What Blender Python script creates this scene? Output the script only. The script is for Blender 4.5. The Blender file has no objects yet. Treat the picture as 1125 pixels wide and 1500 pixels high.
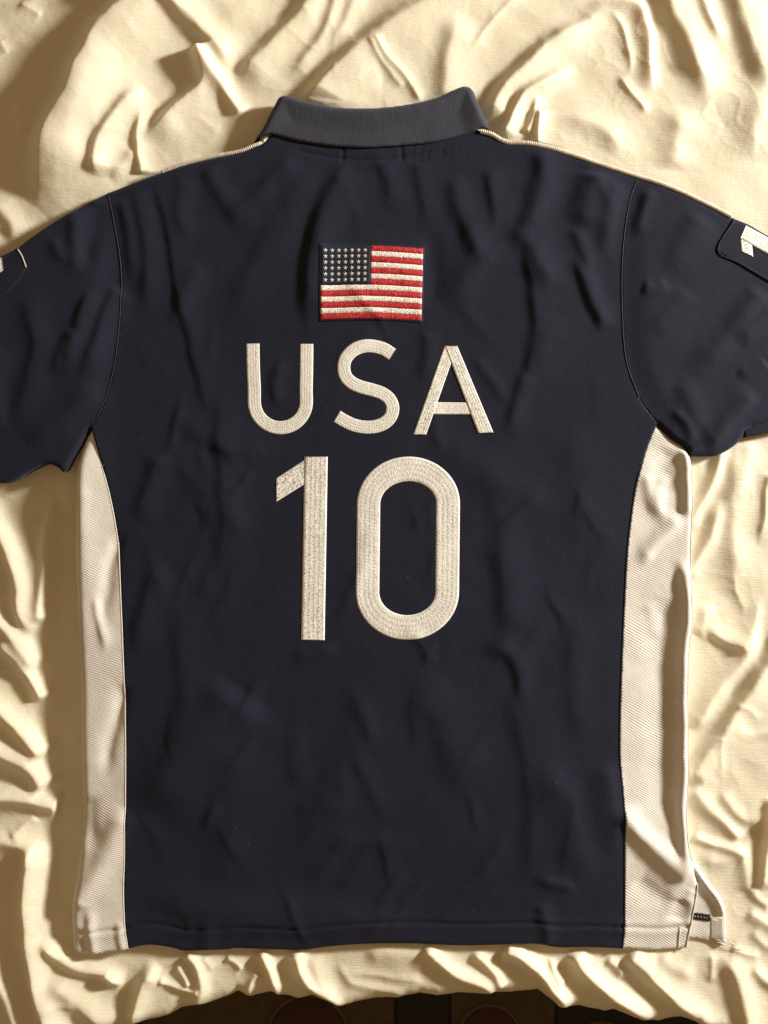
import bpy, bmesh, math, random
import numpy as np
from mathutils import Vector
from mathutils.geometry import delaunay_2d_cdt

# ------------------------------------------------------------------ camera, light, exposure
scene = bpy.context.scene
C = scene.collection
K = 0.70 / 1125.0            # metres per traced unit on the bed
CAM_H = 0.95
cam_d = bpy.data.cameras.new('camera'); cam = bpy.data.objects.new('camera', cam_d); C.objects.link(cam)
cam.location = (0, 0, CAM_H); cam.rotation_euler = (0, 0, 0)
cam_d.sensor_fit = 'VERTICAL'; cam_d.sensor_height = 24.0
cam_d.lens = 24.0 * CAM_H / (1500 * K)
cam_d.clip_start = 0.01; cam_d.clip_end = 30
scene.camera = cam

world = bpy.data.worlds.new('World'); scene.world = world; world.use_nodes = True
bg = world.node_tree.nodes['Background']
bg.inputs[0].default_value = (1.0, 0.64, 0.30, 1); bg.inputs[1].default_value = 0.235

ld = bpy.data.lights.new('bedside_lamp', 'POINT'); lamp = bpy.data.objects.new('bedside_lamp', ld); C.objects.link(lamp)
lamp.location = (2.30, 0.95, 0.89); ld.energy = 550; ld.color = (1.0, 0.94, 0.82); ld.shadow_soft_size = 0.16

vs = scene.view_settings
vs.view_transform = 'Standard'; vs.look = 'None'; vs.exposure = 0.0; vs.gamma = 1.0
try: vs.use_curve_mapping = False
except Exception: pass

# ------------------------------------------------------------------ small numeric helpers
def spline(pts, step=5.0, closed=False):
    """Catmull-Rom through the points, resampled about every `step` units."""
    P = np.array(pts, float)
    if len(P) == 2 and not closed:
        n = max(2, int(np.hypot(*(P[1] - P[0])) / step) + 1)
        t = np.linspace(0, 1, n)[:, None]
        return P[0] * (1 - t) + P[1] * t
    if closed: Q = np.vstack([P[-1], P, P[0], P[1]])
    else: Q = np.vstack([2 * P[0] - P[1], P, 2 * P[-1] - P[-2]])
    out = []
    for i in range(1, len(Q) - 2):
        p0, p1, p2, p3 = Q[i - 1], Q[i], Q[i + 1], Q[i + 2]
        n = max(1, int(math.ceil(np.hypot(*(p2 - p1)) / step)))
        for k in range(n):
            t = k / n
            out.append(0.5 * (2 * p1 + (p2 - p0) * t + (2 * p0 - 5 * p1 + 4 * p2 - p3) * t * t + (3 * p1 - p0 - 3 * p2 + p3) * t ** 3))
    if not closed: out.append(P[-1])
    return np.array(out)

def poly_dist(X, Y, L):
    """distance, signed side (+ = right of travel with y down) and arc position 0..1 of points against a polyline"""
    best = np.full(X.shape, 1e18); side = np.zeros(X.shape); arc = np.zeros(X.shape)
    seg = np.hypot(np.diff(L[:, 0]), np.diff(L[:, 1])); cum = np.concatenate([[0], np.cumsum(seg)]); tot = cum[-1]
    for i in range(len(L) - 1):
        ax, ay = L[i]; dx, dy = L[i + 1] - L[i]; l2 = dx * dx + dy * dy
        if l2 < 1e-12: continue
        t = np.clip(((X - ax) * dx + (Y - ay) * dy) / l2, 0, 1)
        ex = X - (ax + t * dx); ey = Y - (ay + t * dy)
        d2 = ex * ex + ey * ey
        m = d2 < best
        best = np.where(m, d2, best)
        side = np.where(m, np.sign(dx * ey - dy * ex), side)
        arc = np.where(m, (cum[i] + t * seg[i]) / tot, arc)
    return np.sqrt(best), side, arc

def inside(X, Y, L):
    r = np.zeros(X.shape, bool); n = len(L)
    for i in range(n):
        x0, y0 = L[i]; x1, y1 = L[(i + 1) % n]
        if y0 == y1: continue
        c = ((y0 > Y) != (y1 > Y)) & (X < (x1 - x0) * (Y - y0) / (y1 - y0) + x0)
        r ^= c
    return r

def smooth(a, b, x):
    t = np.clip((x - a) / (b - a), 0, 1); return t * t * (3 - 2 * t)

def vnoise(X, Y, scale, seed):
    """smooth value-gradient noise about -1..1"""
    rng = np.random.RandomState(seed)
    G = rng.uniform(0, 2 * np.pi, (256, 256)); gx, gy = np.cos(G), np.sin(G)
    x = X / scale + 1000.37; y = Y / scale + 1000.71
    xi = np.floor(x).astype(int); yi = np.floor(y).astype(int); fx = x - xi; fy = y - yi
    u = fx ** 3 * (fx * (fx * 6 - 15) + 10); v = fy ** 3 * (fy * (fy * 6 - 15) + 10)
    def g(i, j, ax, ay): return gx[i & 255, j & 255] * ax + gy[i & 255, j & 255] * ay
    a = g(xi, yi, fx, fy); b = g(xi + 1, yi, fx - 1, fy); c = g(xi, yi + 1, fx, fy - 1); d = g(xi + 1, yi + 1, fx - 1, fy - 1)
    return (a * (1 - u) + b * u) * (1 - v) + (c * (1 - u) + d * u) * v * 1.0

class Folds:
    """A list of creases: crest line, height in mm, width on its left and right side, taper at both ends."""
    def __init__(self, scale=lambda x, y: (1, 1), power=2.0): self.items = []; self.scale = scale; self.power = power
    def add(self, pts, amp, wl, wr, t0=.18, t1=.18, kind='g'):
        x = sum(p[0] for p in pts) / len(pts); y = sum(p[1] for p in pts) / len(pts)
        fa, fw = self.scale(x, y)
        self.items.append((spline(pts, 6), amp * fa, wl * fw, wr * fw, t0, t1, kind))
    def height(self, X, Y):
        # a little warping keeps the creases from looking drawn
        Z = np.zeros(X.shape)
        Xw = X + 5 * vnoise(X, Y, 52, 5) + 1.0 * vnoise(X, Y, 18, 6); Yw = Y + 5 * vnoise(X, Y, 52, 7) + 1.0 * vnoise(X, Y, 18, 8)
        for L, amp, wl, wr, t0, t1, kind in self.items:
            m = 3.2 * max(wl, wr) if kind == 'g' else 5 * max(wl, wr)
            sel = np.where((Xw > L[:, 0].min() - m) & (Xw < L[:, 0].max() + m) & (Yw > L[:, 1].min() - m) & (Yw < L[:, 1].max() + m))
            if len(sel[0]) == 0: continue
            d, s, a = poly_dist(Xw[sel], Yw[sel], L)
            w = np.where(s > 0, wr, wl)
            tap = np.ones(a.shape)
            if t0 > 0: tap *= smooth(0, t0, a + .0)*.999+.001
            if t1 > 0: tap *= smooth(0, t1, 1 - a)*.999+.001
            if kind == 'g': p = np.exp(-(np.sqrt(d * d + 2.5) / w) ** self.power)
            else:
                e = 1.6; p = np.exp(-(np.sqrt(d * d + e * e) - e) / w)
            Z[sel] += amp * p * tap
        return Z

# ------------------------------------------------------------------ sheet folds (traced units, heights in mm)
SF = Folds(lambda x, y: (.95, 1.05) if x > 690 and y < 260 else (.68, 1.05) if x > 780 and y < 1380 else (.95, 1.08), 1.65); A = SF.add
# left/right of travel, y down: travelling down, 'right' side is image-left
A([(235,-40),(190,15),(152,55),(128,95),(112,135),(88,180),(70,230),(60,280),(45,330)], 27, 60, 22, 0, .3)
A([(150,60),(140,110),(120,170),(100,230),(85,290)], 5, 40, 26, .3, .3)
A([(215,128),(185,160),(158,200),(143,240),(142,262)], 9, 20, 9, .25, .12)
A([(160,262),(185,240),(200,215)], 4, 10, 10, .3, .3)
A([(207,160),(204,195),(205,225),(206,258)], 6, 16, 5, .3, .05, 's')
A([(286,68),(293,98),(298,124),(270,150),(236,182),(212,212)], 11, 24, 8, .06, .3)
A([(286,70),(302,95),(322,122),(342,152),(356,172)], 7, 9, 10, .1, .1)
A([(232,-25),(262,15),(296,46),(326,80),(338,118)], 10, 24, 12, 0, .3)
A([(300,-30),(340,20),(352,60)], 5, 30, 26, 0, .4)
A([(470,-30),(440,25),(404,62),(372,92),(352,132)], 9, 26, 12, 0, .22)
A([(500,-20),(474,50),(446,88),(420,122)], 4.5, 16, 8, .1, .3)
A([(520,-10),(502,40),(480,70)], 3.5, 14, 8, .1, .4)
A([(690,-45),(640,-4),(592,26),(548,56),(502,96),(458,146),(440,175)], 13, 46, 15, 0, .15)
A([(546,58),(576,94),(608,132),(620,150)], 2.6, 6, 5, .08, .1, 's')
A([(538,62),(560,92),(590,130)], 1.6, 5, 4, .08, .1, 's')
A([(678,20),(662,60),(652,118),(650,150)], 5, 26, 15, .3, .1)
A([(760,-10),(722,34),(684,78)], 1.6, 6, 4, .05, .3, 's')
A([(905,10),(850,38),(802,68),(762,102),(728,142),(712,182)], 10, 22, 10, .35, .1)
A([(850,98),(800,120),(764,146),(742,184),(735,205)], 9, 14, 8, .4, .08)
A([(790,136),(787,152),(780,176),(770,200)], 4, 8, 5, .3, .1, 's')
A([(792,160),(790,185),(788,215)], 5, 10, 4, .15, .1, 's')
A([(800,168),(850,176),(890,196),(915,235)], 3.5, 14, 16, .4, .3)
A([(838,22),(890,4),(930,8),(945,38),(951,80),(954,135)], 6, 7, 16, .45, .12)
A([(890,10),(912,40),(920,80),(922,115)], 2.4, 5, 5, .3, .3, 's')
A([(902,108),(926,138),(952,168)], 2.6, 7, 5, .25, .2, 's')
A([(965,-30),(985,20),(1008,66),(1028,116),(1042,160)], 9, 34, 16, 0, .35)
A([(1020,-20),(1040,30),(1062,70)], 4, 12, 8, .1, .4)
A([(1068,-30),(1092,40),(1112,95),(1130,150)], 8, 40, 18, 0, .3)
A([(1000,150),(990,200),(985,250)], 4, 26, 22, .3, .2)
A([(1125,120),(1105,180),(1090,240)], 5, 34, 26, .3, .3)
A([(10,150),(30,165),(36,190),(26,230)], 5, 8, 16, .3, .5)
A([(-30,60),(0,35),(40,10),(70,-20)], 3, 14, 14, .1, .1)
A([(-10,290),(20,330),(10,352)], 4, 14, 12, .3, .3)
# dips along the shirt's left side and under the sleeve, added to widen shadow
A([(92,690),(88,900),(90,1100),(86,1340)], -4.5, 30, 34, .1, .1)
A([(-120,770),(0,752),(100,745)], -7, 52, 60, 0, .1)
# small random creases in the sateen
_rc = random.Random(4)
for _i in range(150):
    cx = _rc.uniform(-30, 1160); cy = _rc.uniform(-30, 1480)
    if 150 < cx < 990 and 240 < cy < 1370: continue
    an = _rc.gauss(.9, .5) if cx < 560 else _rc.gauss(1.9, .6)
    ln = _rc.uniform(14, 46); bx, by = math.cos(an) * ln, math.sin(an) * ln; kx = _rc.uniform(-6, 6)
    A([(cx - bx, cy - by), (cx + kx, cy + kx * .5), (cx + bx, cy + by)], _rc.choice((-1, 1, 1)) * _rc.uniform(.2, .55), _rc.uniform(3, 8), _rc.uniform(3, 7), .35, .35, _rc.choice('gs'))
# far upper corner
A([(30,5),(60,25)],1.6,6,5,.2,.2,'s')
A([(0,60),(14,80)],1.6,6,5,.2,.2,'s')
# left strip
A([(90,690),(72,750),(63,830),(56,890),(57,918)], 6.5, 11, 9, .3, .06)
A([(-30,740),(4,800),(24,850),(31,900),(48,936)], 9, 16, 9, 0, .15)
A([(-40,885),(0,918),(26,944),(56,980)], 8.5, 13, 10, 0, .12)
A([(-10,935),(26,966),(48,998),(62,1026)], 8, 10, 9, .2, .08)
A([(-40,1012),(0,1042),(32,1072),(64,1110)], 11, 15, 12, 0, .08)
A([(-40,1078),(0,1100),(42,1124),(70,1156)], 11, 15, 12, 0, .08)
A([(-50,1160),(0,1168),(48,1172),(86,1182)], 11, 15, 13, 0, .05)
A([(60,1196),(40,1206),(14,1226)], 3, 5, 5, .2, .2, 's')
A([(-40,1236),(0,1232),(40,1240),(62,1262)], 8, 16, 16, 0, .2)
A([(48,1225),(46,1260),(38,1300),(40,1350),(46,1400),(56,1450),(74,1510),(84,1540)], 15, 22, 10, .12, 0)
A([(-40,1330),(-12,1380),(-2,1430),(20,1490),(30,1530)], 8, 12, 20, .1, 0)
A([(58,1372),(84,1398),(112,1414),(150,1424),(182,1444)], 9, 12, 9, .2, .15)
A([(150,1424),(165,1432),(180,1440)], 2.5, 5, 5, .2, .2, 's')
A([(70,1430),(110,1462),(150,1500),(170,1530)], 8, 18, 16, .2, 0)
A([(60,1476),(90,1470),(120,1474)], 2.6, 6, 6, .3, .3, 's')
A([(236,1412),(222,1426),(206,1450),(196,1490),(180,1520)], 10, 14, 8, .2, 0)
A([(232,1432),(256,1444),(278,1450),(292,1452)], 4, 5, 4, .1, .1, 's')
A([(272,1395),(288,1412),(294,1440),(290,1470)], 7, 9, 8, .1, 0)
A([(256,1412),(268,1430),(276,1444)], 4, 6, 5, .2, .1, 's')
# right strip
A([(1056,650),(1050,680),(1041,708),(1018,752),(1006,775)], 8, 8, 10, .1, .1)
A([(1056,728),(1046,760),(1036,792),(1016,828),(1004,846)], 7, 10, 9, .25, .1)
A([(1078,640),(1074,700),(1072,760),(1074,830),(1078,880)], 6, 20, 17, .2, .3)
A([(1100,640),(1090,690),(1082,740)], 3, 14, 12, .2, .3)
A([(1128,690),(1122,724),(1118,764),(1111,802)], 4.5, 12, 5, .1, .3, 's')
A([(1072,838),(1080,868),(1090,900)], 1.6, 6, 5, .2, .3, 's')
A([(1030,920),(1056,938),(1080,946),(1098,958)], 6, 14, 6, .3, .2)
A([(1112,860),(1108,890),(1102,935),(1092,962),(1060,1000),(1030,1045),(1008,1072)], 7, 8, 18, .3, .1)
A([(1016,930),(1030,915),(1036,880)], 4, 10, 12, .2, .3)
A([(1150,925),(1124,968),(1092,1018),(1052,1076),(1014,1128),(1000,1150)], 12, 22, 10, 0, .1)
A([(1052,1076),(1054,1110),(1054,1140)], 1.6, 5, 5, .1, .3, 's')
A([(1070,1060),(1100,1075),(1140,1070)], 1.8, 5, 8, .2, .2)
A([(1070,1030),(1100,1040),(1112,1060)], 1.6, 6, 6, .2, .3)
A([(1012,1152),(1036,1180),(1062,1206),(1084,1232)], 6, 9, 12, .1, .1)
A([(1050,1158),(1080,1190),(1100,1200),(1130,1200)], 4.5, 12, 10, .2, .1)
A([(1130,1165),(1125,1210),(1118,1260),(1110,1305)], 10, 14, 7, .1, .15)
A([(1012,1226),(1040,1238),(1070,1246),(1094,1256)], 5, 8, 6, .1, .1)
A([(1020,1254),(1050,1262),(1082,1258),(1092,1280),(1096,1310)], 4, 12, 10, .2, .1)
A([(1096,1300),(1112,1320),(1130,1328)], 4, 10, 8, .2, .2)
A([(1090,1335),(1110,1348),(1140,1362)], 4.5, 8, 10, .2, .1)
A([(1072,1388),(1092,1396),(1115,1398)], 2.4, 6, 5, .1, .3, 's')
A([(1096,1362),(1115,1380),(1140,1392)], 3, 9, 7, .2, .1)
A([(1058,1395),(1076,1430),(1086,1470),(1092,1510)], 7, 18, 11, .2, 0)
A([(1098,1412),(1116,1432),(1140,1446)], 4, 8, 8, .2, .1)
A([(1046,1392),(1044,1412),(1040,1440)], 2.2, 7, 5, .2, .3, 's')
# bottom strip
A([(430,1390),(440,1420),(460,1446),(492,1472),(505,1490)], 9, 9, 8, .08, 0)
A([(452,1400),(470,1436),(490,1460)], 3, 12, 8, .2, .2)
A([(384,1390),(392,1412),(402,1444),(408,1470)], 8, 8, 7, .1, 0)
A([(380,1424),(368,1440),(362,1462)], 3.5, 5, 5, .1, 0, 's')
A([(330,1402),(346,1410),(358,1420)], 3, 6, 6, .2, .2, 's')
A([(300,1400),(312,1420)], 2, 6, 6, .2, .2, 's')
A([(490,1408),(520,1440),(560,1452),(600,1456)], 2.2, 8, 7, .2, .2)
A([(500,1424),(540,1428),(590,1432),(630,1440)], 1.6, 7, 6, .2, .2)
A([(530,1400),(570,1396),(610,1404),(620,1430)], 2.6, 16, 14, .2, .2)
A([(616,1388),(640,1406),(668,1426),(710,1446),(720,1460)], 8, 11, 9, .1, .05)
A([(690,1390),(710,1410),(726,1430),(736,1450)], 5, 9, 7, .2, .1)
A([(734,1388),(760,1400),(786,1420),(806,1444),(822,1466),(828,1490)], 11, 12, 9, .06, 0)
A([(806,1404),(812,1424),(820,1444)], 3.5, 6, 5, .2, .2, 's')
A([(838,1392),(854,1420),(884,1446),(914,1470),(938,1492),(950,1510)], 10, 13, 10, .06, 0)
A([(886,1400),(904,1416),(912,1436)], 3.5, 8, 7, .2, .3)
A([(918,1396),(944,1420),(974,1450),(1004,1476),(1024,1500)], 9, 16, 11, .06, 0)
A([(960,1400),(990,1420),(1020,1432)], 3, 14, 10, .2, .3)
del A

# outline of the sheet where it turns over the mattress edge
EDGE = np.array([(-900,1560),(-200,1540),(0,1535),(60,1525),(140,1504),(180,1496),(222,1491),(242,1486),(262,1474),(300,1468),(330,1458),(346,1450),(366,1457),(400,1450),(436,1461),(456,1456),(492,1468),(512,1468),(550,1460),(582,1460),(616,1452),(642,1456),(672,1452),(702,1453),(750,1451),(790,1447),(808,1460),(820,1470),(850,1471),(872,1476),(890,1479),(902,1476),(932,1486),(970,1493),(1000,1487),(1022,1491),(1040,1502),(1080,1514),(1125,1520),(1300,1545),(2000,1560)], float)

# ------------------------------------------------------------------ shirt outlines (traced units)
SH_L = [(392,199),(384,207),(370,214),(350,222),(310,230),(270,240),(230,253),(205,262),(158,281)]
SLV_L_TOP = [(158,281),(120,303),(80,326),(45,350),(20,368),(-25,384),(-70,400)]
SLV_L_END = [(-70,400),(-95,540),(-75,690)]
SLV_L_BOT = [(-75,690),(-30,704),(0,708),(22,704),(46,690),(70,680),(86,685),(96,691),(108,670),(124,642),(134,625)]
ARM_L = [(158,281),(168,330),(176,380),(178,430),(172,505),(160,568),(142,616),(134,625)]
SH_R = [(703,190),(722,196),(742,207),(780,210),(830,223),(880,240),(937,258)]
SLV_R_TOP = [(937,258),(990,277),(1040,299),(1075,316),(1100,326),(1125,340),(1190,372)]
SLV_R_END = [(1190,372),(1215,480),(1200,600)]
SLV_R_BOT = [(1200,600),(1125,619),(1098,627),(1090,640),(1075,655),(1050,667),(1014,667),(1008,657),(985,641),(963,620)]
ARM_R = [(937,258),(925,285),(915,340),(911,400),(912,470),(918,530),(936,582),(963,620)]
SEAM_L = [(134,625),(150,680),(165,740),(174,800),(178,880),(181,960),(184,1050),(185,1150),(183,1250),(181,1310),(183,1360),(187,1393)]
SEAM_R = [(963,620),(950,650),(940,682),(930,722),(920,800),(914,900),(910,1000),(908,1100),(914,1180),(916,1250),(917,1350),(914,1395)]
HEM = [(187,1393),(215,1388),(250,1393),(272,1398),(330,1396),(342,1394),(400,1396),(440,1397),(480,1392),(530,1388),(600,1387),(680,1390),(760,1388),(790,1388),(820,1393),(870,1393),(914,1395)]
OUT_L = [(134,625),(122,650),(113,690),(110,760),(110,830),(113,900),(117,1000),(118,1100),(120,1180),(118,1230),(109,1300),(104,1332),(104,1380),(107,1398)]
HEM_L = [(107,1398),(130,1400),(152,1398),(172,1396),(187,1393)]
OUT_R = [(963,620),(985,640),(1006,655),(1015,680),(1017,750),(1015,830),(1014,870),(1016,910),(1010,970),(1010,1060),(1010,1140),(1008,1200),(1011,1240),(1018,1265),(1027,1296)]
VENT_R = [(1027,1296),(1024,1318),(1019,1345),(1014,1372),(1010,1395)]
HEM_R = [(914,1395),(935,1396),(960,1398),(985,1397),(1010,1395)]
NECK = [(392,199),(440,200),(490,202),(540,204),(590,200),(640,196),(703,190)]

def chain(*ls, step=2.6):
    """closed outline out of open curves (a reversed curve is given as ('r', curve))"""
    out = []
    for l in ls:
        if l[0] == 'r': s = spline(l[1], step)[::-1]
        else: s = spline(l, step)
        out.append(s[:-1])
    return np.vstack(out)

BODY_OUT = chain(SH_R, ARM_R, OUT_R, VENT_R, ('r', HEM_R), ('r', HEM), ('r', HEM_L), ('r', OUT_L), ('r', ARM_L), ('r', SH_L), NECK, step=8)
SLL_OUT = chain(SLV_L_TOP, SLV_L_END, SLV_L_BOT, ('r', ARM_L), step=8)
SLR_OUT = chain(SLV_R_TOP, SLV_R_END, SLV_R_BOT, ('r', ARM_R), step=8)
SILH = chain(SH_R, SLV_R_TOP, SLV_R_END, SLV_R_BOT, OUT_R, VENT_R, ('r', HEM_R), ('r', HEM), ('r', HEM_L), ('r', OUT_L), ('r', SLV_L_BOT), ('r', SLV_L_END), ('r', SLV_L_TOP), ('r', SH_L), NECK, step=22)

# ------------------------------------------------------------------ shirt wrinkles
WF = Folds(lambda x, y: (.85, 1.5) if 600 < x < 905 and y < 620 else (1.0, 1.3) if 185 < x < 905 and y < 620 else ((1.3, 1.35) if 185 < x < 905 else (1.0, 1.15))); A = WF.add
# upper back, left of the flag
A([(520,236),(482,290),(458,360),(452,430),(455,500)], 4.2, 22, 9, .15, .3)
A([(440,225),(400,262),(362,300),(330,345)], 3.0, 22, 10, .2, .3)
A([(470,230),(420,310),(380,380),(352,440),(345,500)], 2.2, 22, 14, .2, .3)
A([(300,240),(330,290),(352,330)], 2.0, 12, 10, .2, .3)
A([(228,262),(246,330),(258,400),(272,470),(298,580),(312,640)], 1.8, 16, 5, .1, .3)
A([(270,255),(262,310),(285,360)], 1.8, 14, 8, .2, .3)
A([(290,380),(268,440),(250,480)], 1.6, 14, 8, .2, .3)
A([(198,270),(210,330),(214,400),(206,470)], 2.6, 14, 8, .15, .3)
A([(180,286),(190,350),(196,420)], 2.2, 10, 7, .15, .3)
# flag
A([(545,330),(545,400),(542,480)], 2.2, 62, 60, .3, .3)
A([(632,330),(636,400),(628,460)], -2.0, 10, 10, .3, .3)
A([(610,235),(622,290),(632,330)], 1.5, 12, 6, .1, .3)
A([(565,238),(572,270),(566,310)], 1.2, 12, 8, .1, .4)
# upper back, right
A([(690,300),(700,350),(680,410),(662,470)], 3.2, 18, 14, .2, .3)
A([(660,250),(672,300),(690,350),(718,400)], 2.6, 10, 8, .2, .3)
A([(716,240),(722,290),(728,345)], 2.4, 12, 6, .2, .3)
A([(790,216),(796,250),(786,290),(772,330),(764,350)], 4.4, 14, 10, .15, .25)
A([(748,330),(780,360),(800,400),(812,430)], 3.6, 10, 10, .2, .3)
A([(770,360),(785,430),(786,500),(772,560),(765,600)], 3.2, 22, 7, .15, .35)
A([(838,372),(858,420),(880,465),(888,490)], 3.6, 11, 6, .2, .2)
A([(868,250),(862,300),(850,340)], 4.6, 16, 12, .15, .3)
A([(840,330),(856,370),(870,400)], 2.4, 10, 7, .2, .3)
A([(905,262),(893,300),(888,350),(884,400)], 3, 10, 9, .15, .4)
A([(770,540),(752,600),(745,650)], 2, 12, 6, .2, .4)
A([(690,520),(722,560),(745,600)], 1.4, 8, 6, .2, .4)
A([(618,480),(626,520),(612,570)], 1.8, 10, 6, .2, .4)
A([(560,480),(520,505),(488,550)], 1.2, 14, 10, .3, .3)
A([(420,520),(400,560),(412,600)], 1.6, 10, 6, .3, .3)
# centre and lower back
A([(330,560),(322,660),(330,760),(318,860)], 1.5, 20, 8, .25, .3)
A([(250,600),(300,640),(360,660),(420,668)], 1.4, 16, 10, .3, .3)
A([(240,660),(215,720),(200,770)], 2.0, 16, 9, .2, .3)
A([(235,820),(212,890),(198,960)], 1.8, 16, 9, .2, .3)
A([(350,1000),(300,1070),(250,1130),(205,1200)], 4.6, 46, 26, .15, .3)
A([(345,1080),(340,1170),(334,1250),(328,1330)], 1.5, 34, 20, .2, .3)
A([(420,962),(460,958),(500,950)], 1.0, 8, 7, .3, .3)
A([(440,1060),(430,1110),(440,1160)], .9, 16, 10, .3, .3)
A([(600,985),(640,1050),(672,1120),(700,1180)], 1.8, 26, 18, .2, .3)
A([(700,960),(742,955),(760,985),(764,1040)], 1.8, 12, 8, .3, .3)
A([(746,1000),(768,1090),(778,1130),(782,1230),(780,1330)], 1.5, 40, 11, .15, .25)
A([(780,1120),(830,1170),(850,1250),(875,1300)], 2.4, 16, 22, .2, .3)
A([(890,1110),(896,1180),(900,1260)], 2.5, 10, 24, .2, .3)
A([(200,1300),(300,1338),(420,1346),(540,1350),(620,1345)], 2.8, 20, 20, .2, .3)
A([(470,1235),(540,1238),(620,1240)], 1.0, 12, 12, .3, .3)
A([(420,1190),(470,1178),(520,1185)], .9, 10, 12, .3, .3)
A([(780,1285),(820,1296),(850,1305)], 1.6, 7, 8, .3, .3)
A([(790,1320),(800,1355),(806,1390)], 1.4, 9, 6, .2, .1)
A([(300,1345),(302,1395)], 1.0, 8, 8, .3, .05)
A([(720,770),(745,860),(730,930)], 1.3, 20, 12, .3, .3)
A([(640,640),(700,690),(760,720),(830,760)], 1.2, 18, 18, .3, .3)
A([(830,600),(850,700),(855,820)], 1.2, 30, 20, .3, .3)
# long faint creases and small puckers spread over the back
_rw = random.Random(11)
for _i in range(85):
    cx = _rw.uniform(200, 900); cy = _rw.uniform(240, 1370)
    an = math.radians(_rw.choice((60, 75, 100, 115, 130)) + _rw.uniform(-12, 12)) if cy < 1180 else math.radians(_rw.uniform(60, 150))
    ln = _rw.uniform(18, 75); bx, by = math.cos(an) * ln, math.sin(an) * ln; kx = _rw.uniform(-9, 9)
    A([(cx - bx, cy - by), (cx + kx, cy), (cx + bx, cy + by)], _rw.uniform(.25, .95), _rw.uniform(6, 14), _rw.uniform(4, 8), .4, .4)
A([(236,640),(300,720),(380,800)], 1.0, 18, 12, .3, .3)
A([(700,640),(730,760),(745,900),(735,1010)], 1.4, 26, 12, .3, .3)
A([(560,960),(520,1080),(470,1200),(420,1290)], 1.2, 30, 18, .3, .3)
A([(255,880),(270,1000),(262,1120)], 1.4, 18, 10, .3, .3)
A([(850,880),(840,1000),(856,1100)], 1.3, 18, 12, .3, .3)
# left side panel
A([(120,640),(116,700),(124,800),(128,880)], 1.5, 12, 9, .2, .3)
A([(178,770),(162,830),(152,880),(150,930)], -2.4, 9, 9, .2, .3)
A([(140,870),(146,910),(158,960)], 1.8, 7, 5, .2, .3)
A([(182,1000),(168,1060),(158,1110),(155,1150)], -2.6, 8, 10, .15, .3)
A([(185,1180),(165,1230),(140,1280),(115,1315),(106,1335)], 3.6, 15, 13, .15, .1)
A([(128,1160),(130,1210),(132,1250)], -2.5, 12, 14, .2, .3)
A([(127,1330),(130,1355),(136,1400)], 2.2, 8, 6, .3, 0)
A([(104,1375),(116,1380),(122,1400)], -2.5, 12, 12, 0, 0)
A([(172,1350),(174,1375),(178,1396)], 1.8, 6, 5, .3, 0)
# right side panel: the rolled edge is high, the cloth behind it sinks
A([(1003,655),(1007,700),(1008,760)], 4.5, 8, 7, .15, .2)
A([(1003,810),(1006,870),(1005,920),(1001,980),(1000,1060),(1001,1140),(1000,1200),(1006,1250),(1014,1285)], 5.8, 11, 8, .08, .08)
A([(976,870),(970,950),(974,1040),(974,1140),(982,1220)], -3.2, 18, 22, .1, .15)
A([(985,655),(970,690),(980,730)], -2.5, 14, 14, .2, .3)
A([(1000,750),(975,780),(950,812),(956,832)], 3.2, 8, 12, .2, .2)
A([(948,690),(955,740),(968,760)], 2.2, 10, 8, .2, .3)
A([(975,690),(965,730),(972,770)], 2.4, 9, 8, .2, .3)
A([(948,880),(960,905),(962,940)], 1.2, 9, 9, .2, .3)
A([(905,1180),(935,1218),(966,1250),(1000,1276),(1015,1290)], 6.0, 13, 14, .15, .1)
A([(930,1290),(960,1312),(990,1328)], -2.5, 12, 18, .2, .3)
A([(1018,1305),(1010,1318),(1003,1330)], 1.0, 4, 4, .1, .2, 's')
A([(1014,1318),(1012,1345),(1006,1362)], 1.4, 7, 6, .2, .2)
A([(998,1318),(996,1340),(992,1356)], -1.8, 14, 12, .2, .2)
# left sleeve
A([(140,296),(135,350),(122,405)], -2.6, 12, 14, .1, .3)
A([(118,308),(112,350),(108,410)], 2.2, 10, 10, .2, .3)
A([(178,420),(164,450),(140,510),(124,560)], 3.2, 14, 8, .1, .3)
A([(140,420),(118,470),(104,530),(98,560)], 3.0, 14, 8, .2, .3)
A([(108,480),(92,520),(82,556)], 2.2, 10, 7, .2, .3)
A([(150,560),(120,590),(80,625),(30,650)], 2.6, 14, 16, .2, .3)
A([(40,420),(48,470),(60,510),(40,580),(20,640)], 2.6, 18, 12, .2, .3)
A([(5,500),(-5,560),(0,640)], 2.5, 12, 12, .2, .2)
A([(80,350),(95,390)], 1.6, 8, 8, .2, .3)
# right sleeve
A([(955,275),(940,310),(930,350)], 2.4, 10, 8, .2, .3)
A([(1030,310),(1005,350),(975,400)], 2.4, 22, 14, .2, .3)
A([(1120,420),(1085,470),(1050,510),(1000,540)], 3.2, 14, 14, .1, .3)
A([(1135,455),(1105,475),(1075,500)], 2.6, 14, 7, .1, .3)
A([(935,420),(960,425),(980,410)], 2, 10, 10, .2, .3)
A([(1010,420),(980,460),(950,490)], 1.6, 20, 16, .2, .3)
A([(1125,530),(1100,545),(1080,540)], 2, 9, 7, .1, .3)
A([(1110,570),(1085,600),(1050,640),(1030,655)], 3, 10, 16, .2, .2)
A([(1000,555),(1015,600),(1020,640)], 2.2, 16, 12, .2, .3)
A([(985,600),(1005,625),(1016,650)], 2.0, 7, 7, .2, .2)
del A

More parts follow.
